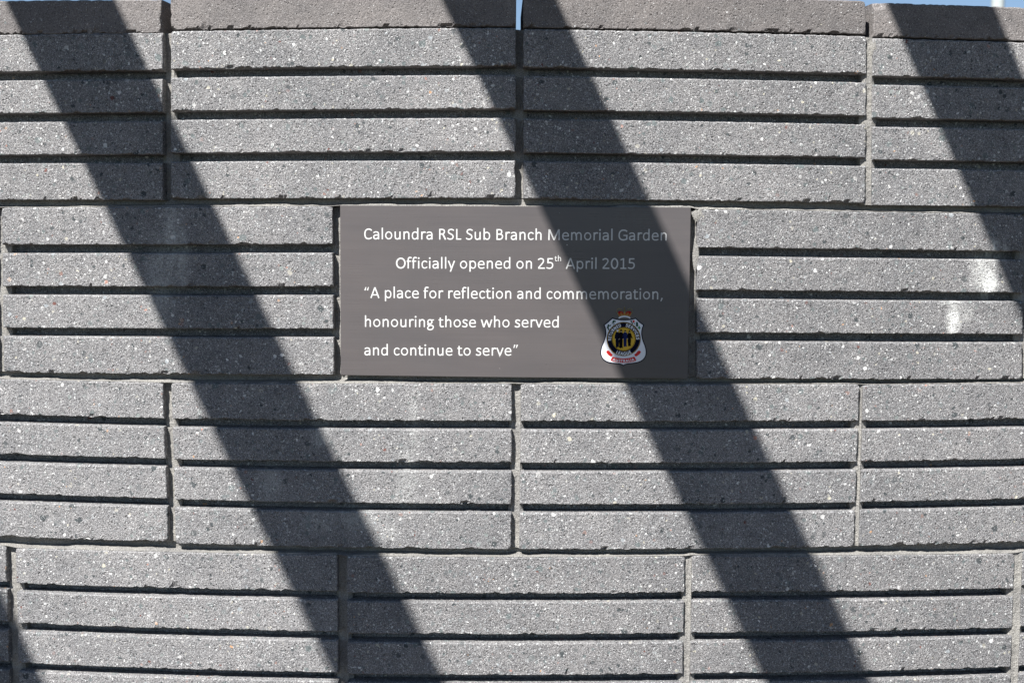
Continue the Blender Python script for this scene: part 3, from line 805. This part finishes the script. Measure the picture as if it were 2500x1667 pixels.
# sprigs of flowers and leaves on the shield
sprig = [([(765, 500)], 34), ([(790, 505)], 30), ([(752, 520)], 28), (spl([(770, 515), (755, 550), (765, 580)]), 9), ([(735, 545)], 20), ([(778, 548)], 18),
         ([(665, 580)], 34), ([(695, 590)], 26), ([(710, 575)], 18), ([(650, 605)], 24), ([(640, 630)], 18), (spl([(665, 590), (660, 630), (672, 665)]), 22),
         ([(1098, 500)], 30), (spl([(1098, 505), (1110, 530)]), 16), (spl([(1140, 520), (1125, 550)]), 14), ([(1165, 545)], 22), ([(1120, 545)], 18),
         ([(1208, 530)], 34), (spl([(1212, 545), (1210, 585)]), 38), ([(1230, 590)], 16)]
bshape('sprig', capfn(sprig), (610, 1290, 460, 700), 6, 2, M_green, 1)
bshape('sprig', capfn([([(1255, 605)], 26), ([(1238, 625)], 24), ([(1268, 630)], 24), (spl([(1252, 625), (1262, 655)]), 12)]), (1210, 1300, 570, 690), 5, 2, mat_simple('leaf_enamel', (.01, .22, .06), .35), 1)
bshape('rose', capfn([([(1145, 503)], 44)]), (1100, 1190, 460, 540), 5, 2.4, M_red, 1)
# four standing figures
def figure(x, y0, hgt, mats, hat, arm_out=False, skirt=False):
    h = hgt / 350.0
    P = lambda a, b: (x + a * h, y0 + b * h)
    body = [([P(0, 70), P(0, 150)], 72 * h), ([P(-2, 60), P(2, 60)], 60 * h), ([P(0, 150), P(-3, 190)], 58 * h),
            ([P(-20, 190), P(-12, 330)], 34 * h), ([P(18, 190), P(14, 320)], 34 * h), ([P(-16, 335), P(-2, 342)], 20 * h), ([P(14, 325), P(34, 335)], 20 * h),
            ([P(-30, 65), P(-42, 120), P(-40, 170)], 24 * h), ([P(30, 65), P(44, 120), P(44 + (22 if arm_out else 0), 165)], 24 * h)]
    if skirt: body.append(([P(-10, 170), P(-8, 240)], 60 * h)); body.append(([P(12, 170), P(12, 240)], 50 * h))
    bb = (x - 100 * h, x + 110 * h, y0 - 40, y0 + 380 * h)
    bshape('figure', capfn(body), bb, 6, 4, mats[0], 3)
    pale = [([P(2, 30)], 22 * h), ([P(-40, 178)], 14 * h), ([P(46 + (26 if arm_out else 0), 172)], 12 * h)]
    bshape('figure_face', capfn(pale), bb, 4, 4.6, M_skin, 3)
    hatm = [([P(0, 8)], 32 * h)] + ([([P(-26, 12), P(28, 10)], 9 * h), ([P(0, -2)], 34 * h)] if hat == 1 else []) + ([([P(-18, 4), P(22, 0)], 12 * h)] if hat == 2 else []) + ([([P(-14, 12), P(16, 12)], 16 * h)] if hat == 3 else [])
    bshape('figure_hat', capfn(hatm), bb, 5, 5.2, M_wht if hat == 2 else M_dark, 3)
figure(838, 672, 332, (M_navy,), 2)
figure(906, 672, 345, (M_dark,), 1)
figure(986, 678, 312, (M_blue,), 3)
figure(1068, 690, 290, (M_dark,), 1, True, True)

# ------------------------------------------------------------------ ground, path, flagpole, shade frame (above the picture)
def gmat(name, c0, c1, sc, rough=.95):
    n = NM(name, rough, .2); tc = n.n('ShaderNodeTexCoord')
    f = n.noise(tc.outputs['Object'], sc, 5, .7)['Fac']
    n.l(n.ramp(f, [(.3, c0), (.7, c1)], 'LINEAR'), n.b.inputs['Base Color'])
    n.l(n.bump(f, .01, .8), n.b.inputs['Normal']); return n.m
def sheet(name, x0, x1, y0, y1, z, mat):
    o = mesh_obj(name, [(x0, y0, z), (x1, y0, z), (x1, y1, z), (x0, y1, z)], [(0, 1, 2, 3)], mat); o['kind'] = 'structure'; return o
sheet('ground', -600, 600, -600, 600, 0, gmat('grass_ground', (.028, .033, .016), (.05, .055, .027), 30))
sheet('path', -8, 8, -6.0, -.25, .004, gmat('dark_paving', (.048, .034, .024), (.082, .058, .040), 14))

def tube(name, pts, r, mat, parent, seg=28, caps=True, r1=None):
    V, F = [], []; P = [Vector(p) for p in pts]
    for i, p in enumerate(P):
        d = (P[min(i + 1, len(P) - 1)] - P[max(i - 1, 0)]).normalized()
        a = d.orthogonal().normalized(); b = d.cross(a)
        rr = r if r1 is None else r + (r1 - r) * i / (len(P) - 1)
        for j in range(seg):
            t_ = 2 * math.pi * j / seg; V.append(p + a * math.cos(t_) * rr + b * math.sin(t_) * rr)
    for i in range(len(P) - 1):
        for j in range(seg):
            F.append((i * seg + j, i * seg + (j + 1) % seg, (i + 1) * seg + (j + 1) % seg, (i + 1) * seg + j))
    if caps: F.append(tuple(range(seg))[::-1]); F.append(tuple((len(P) - 1) * seg + j for j in range(seg)))
    o = mesh_obj(name, V, F, mat, parent, smooth=False)
    for pl in o.data.polygons: pl.use_smooth = len(pl.vertices) == 4
    center(o, (P[0] + P[-1]) / 2); return o
M_pole = mat_simple('white_painted_pole', (.40, .43, .42), .35, var=.05, scale=6)
M_steel = mat_simple('grey_painted_steel', (.22, .22, .23), .45, var=.06, scale=10)
FX, FY = 2.713, 6.34
pole = thing('flagpole', (FX, FY, 0), 'slim white pole rising behind the wall against the blue sky', 'pole')
tube('shaft', [(FX, FY, .03), (FX, FY, 5.6)], .037, M_pole, pole, r1=.034)
tube('base_plate', [(FX, FY, 0), (FX, FY, .03)], .12, M_steel, pole)
tube('finial', [(FX, FY, 5.6 + .035 * i) for i in range(3)], .045, M_steel, pole)

frame = thing('shade_frame', (0, -.6, 0), 'steel shade frame of sloping round rafters over the front of the wall', 'pergola')
def shadow_pt(c, z):
    x = c - .485 * z; y = R - math.sqrt(R * R - x * x) if abs(x) < R else 0
    return Vector((x, y, z + Z0))
nrm = Vector((.485, 0, -1)).cross(SUN).normalized()
rad = .1305 * abs(nrm.x) / 2
for k in range(-4, 5):
    c = {-2: -.894, -1: -.4113, 0: .0875, 1: .592}.get(k, .0885 + .5015 * k)
    A = shadow_pt(c, .23) + SUN * .95; B = shadow_pt(c, -.50) + SUN * (.95 + 1.1 * .73)
    d = (B - A)
    p0 = A + d * ((-.14 - A.y) / d.y); p1 = A + d * ((-1.34 - A.y) / d.y)
    tube('rafter', [p0, p1], rad, M_steel, frame)
    if k == 0: ra, rb_ = p0.copy(), p1.copy()
up_ = lambda p, dz: Vector((p.x, p.y, p.z + dz))
zr0 = ra.z + .09; zr1 = rb_.z + .10
tube('rail', [(-2.3, ra.y - .04, zr0 - .03), (2.5, ra.y - .04, zr0 - .03)], .03, M_steel, frame)
tube('rail', [(-2.3, rb_.y + .04, zr1 - .01), (2.5, rb_.y + .04, zr1 - .01)], .03, M_steel, frame)
for x in (-2.25, 2.45):
    tube('post', [(x, ra.y - .04, 0), (x, ra.y - .04, zr0)], .045, M_steel, frame)
    tube('post', [(x, rb_.y + .04, 0), (x, rb_.y + .04, zr1)], .045, M_steel, frame)
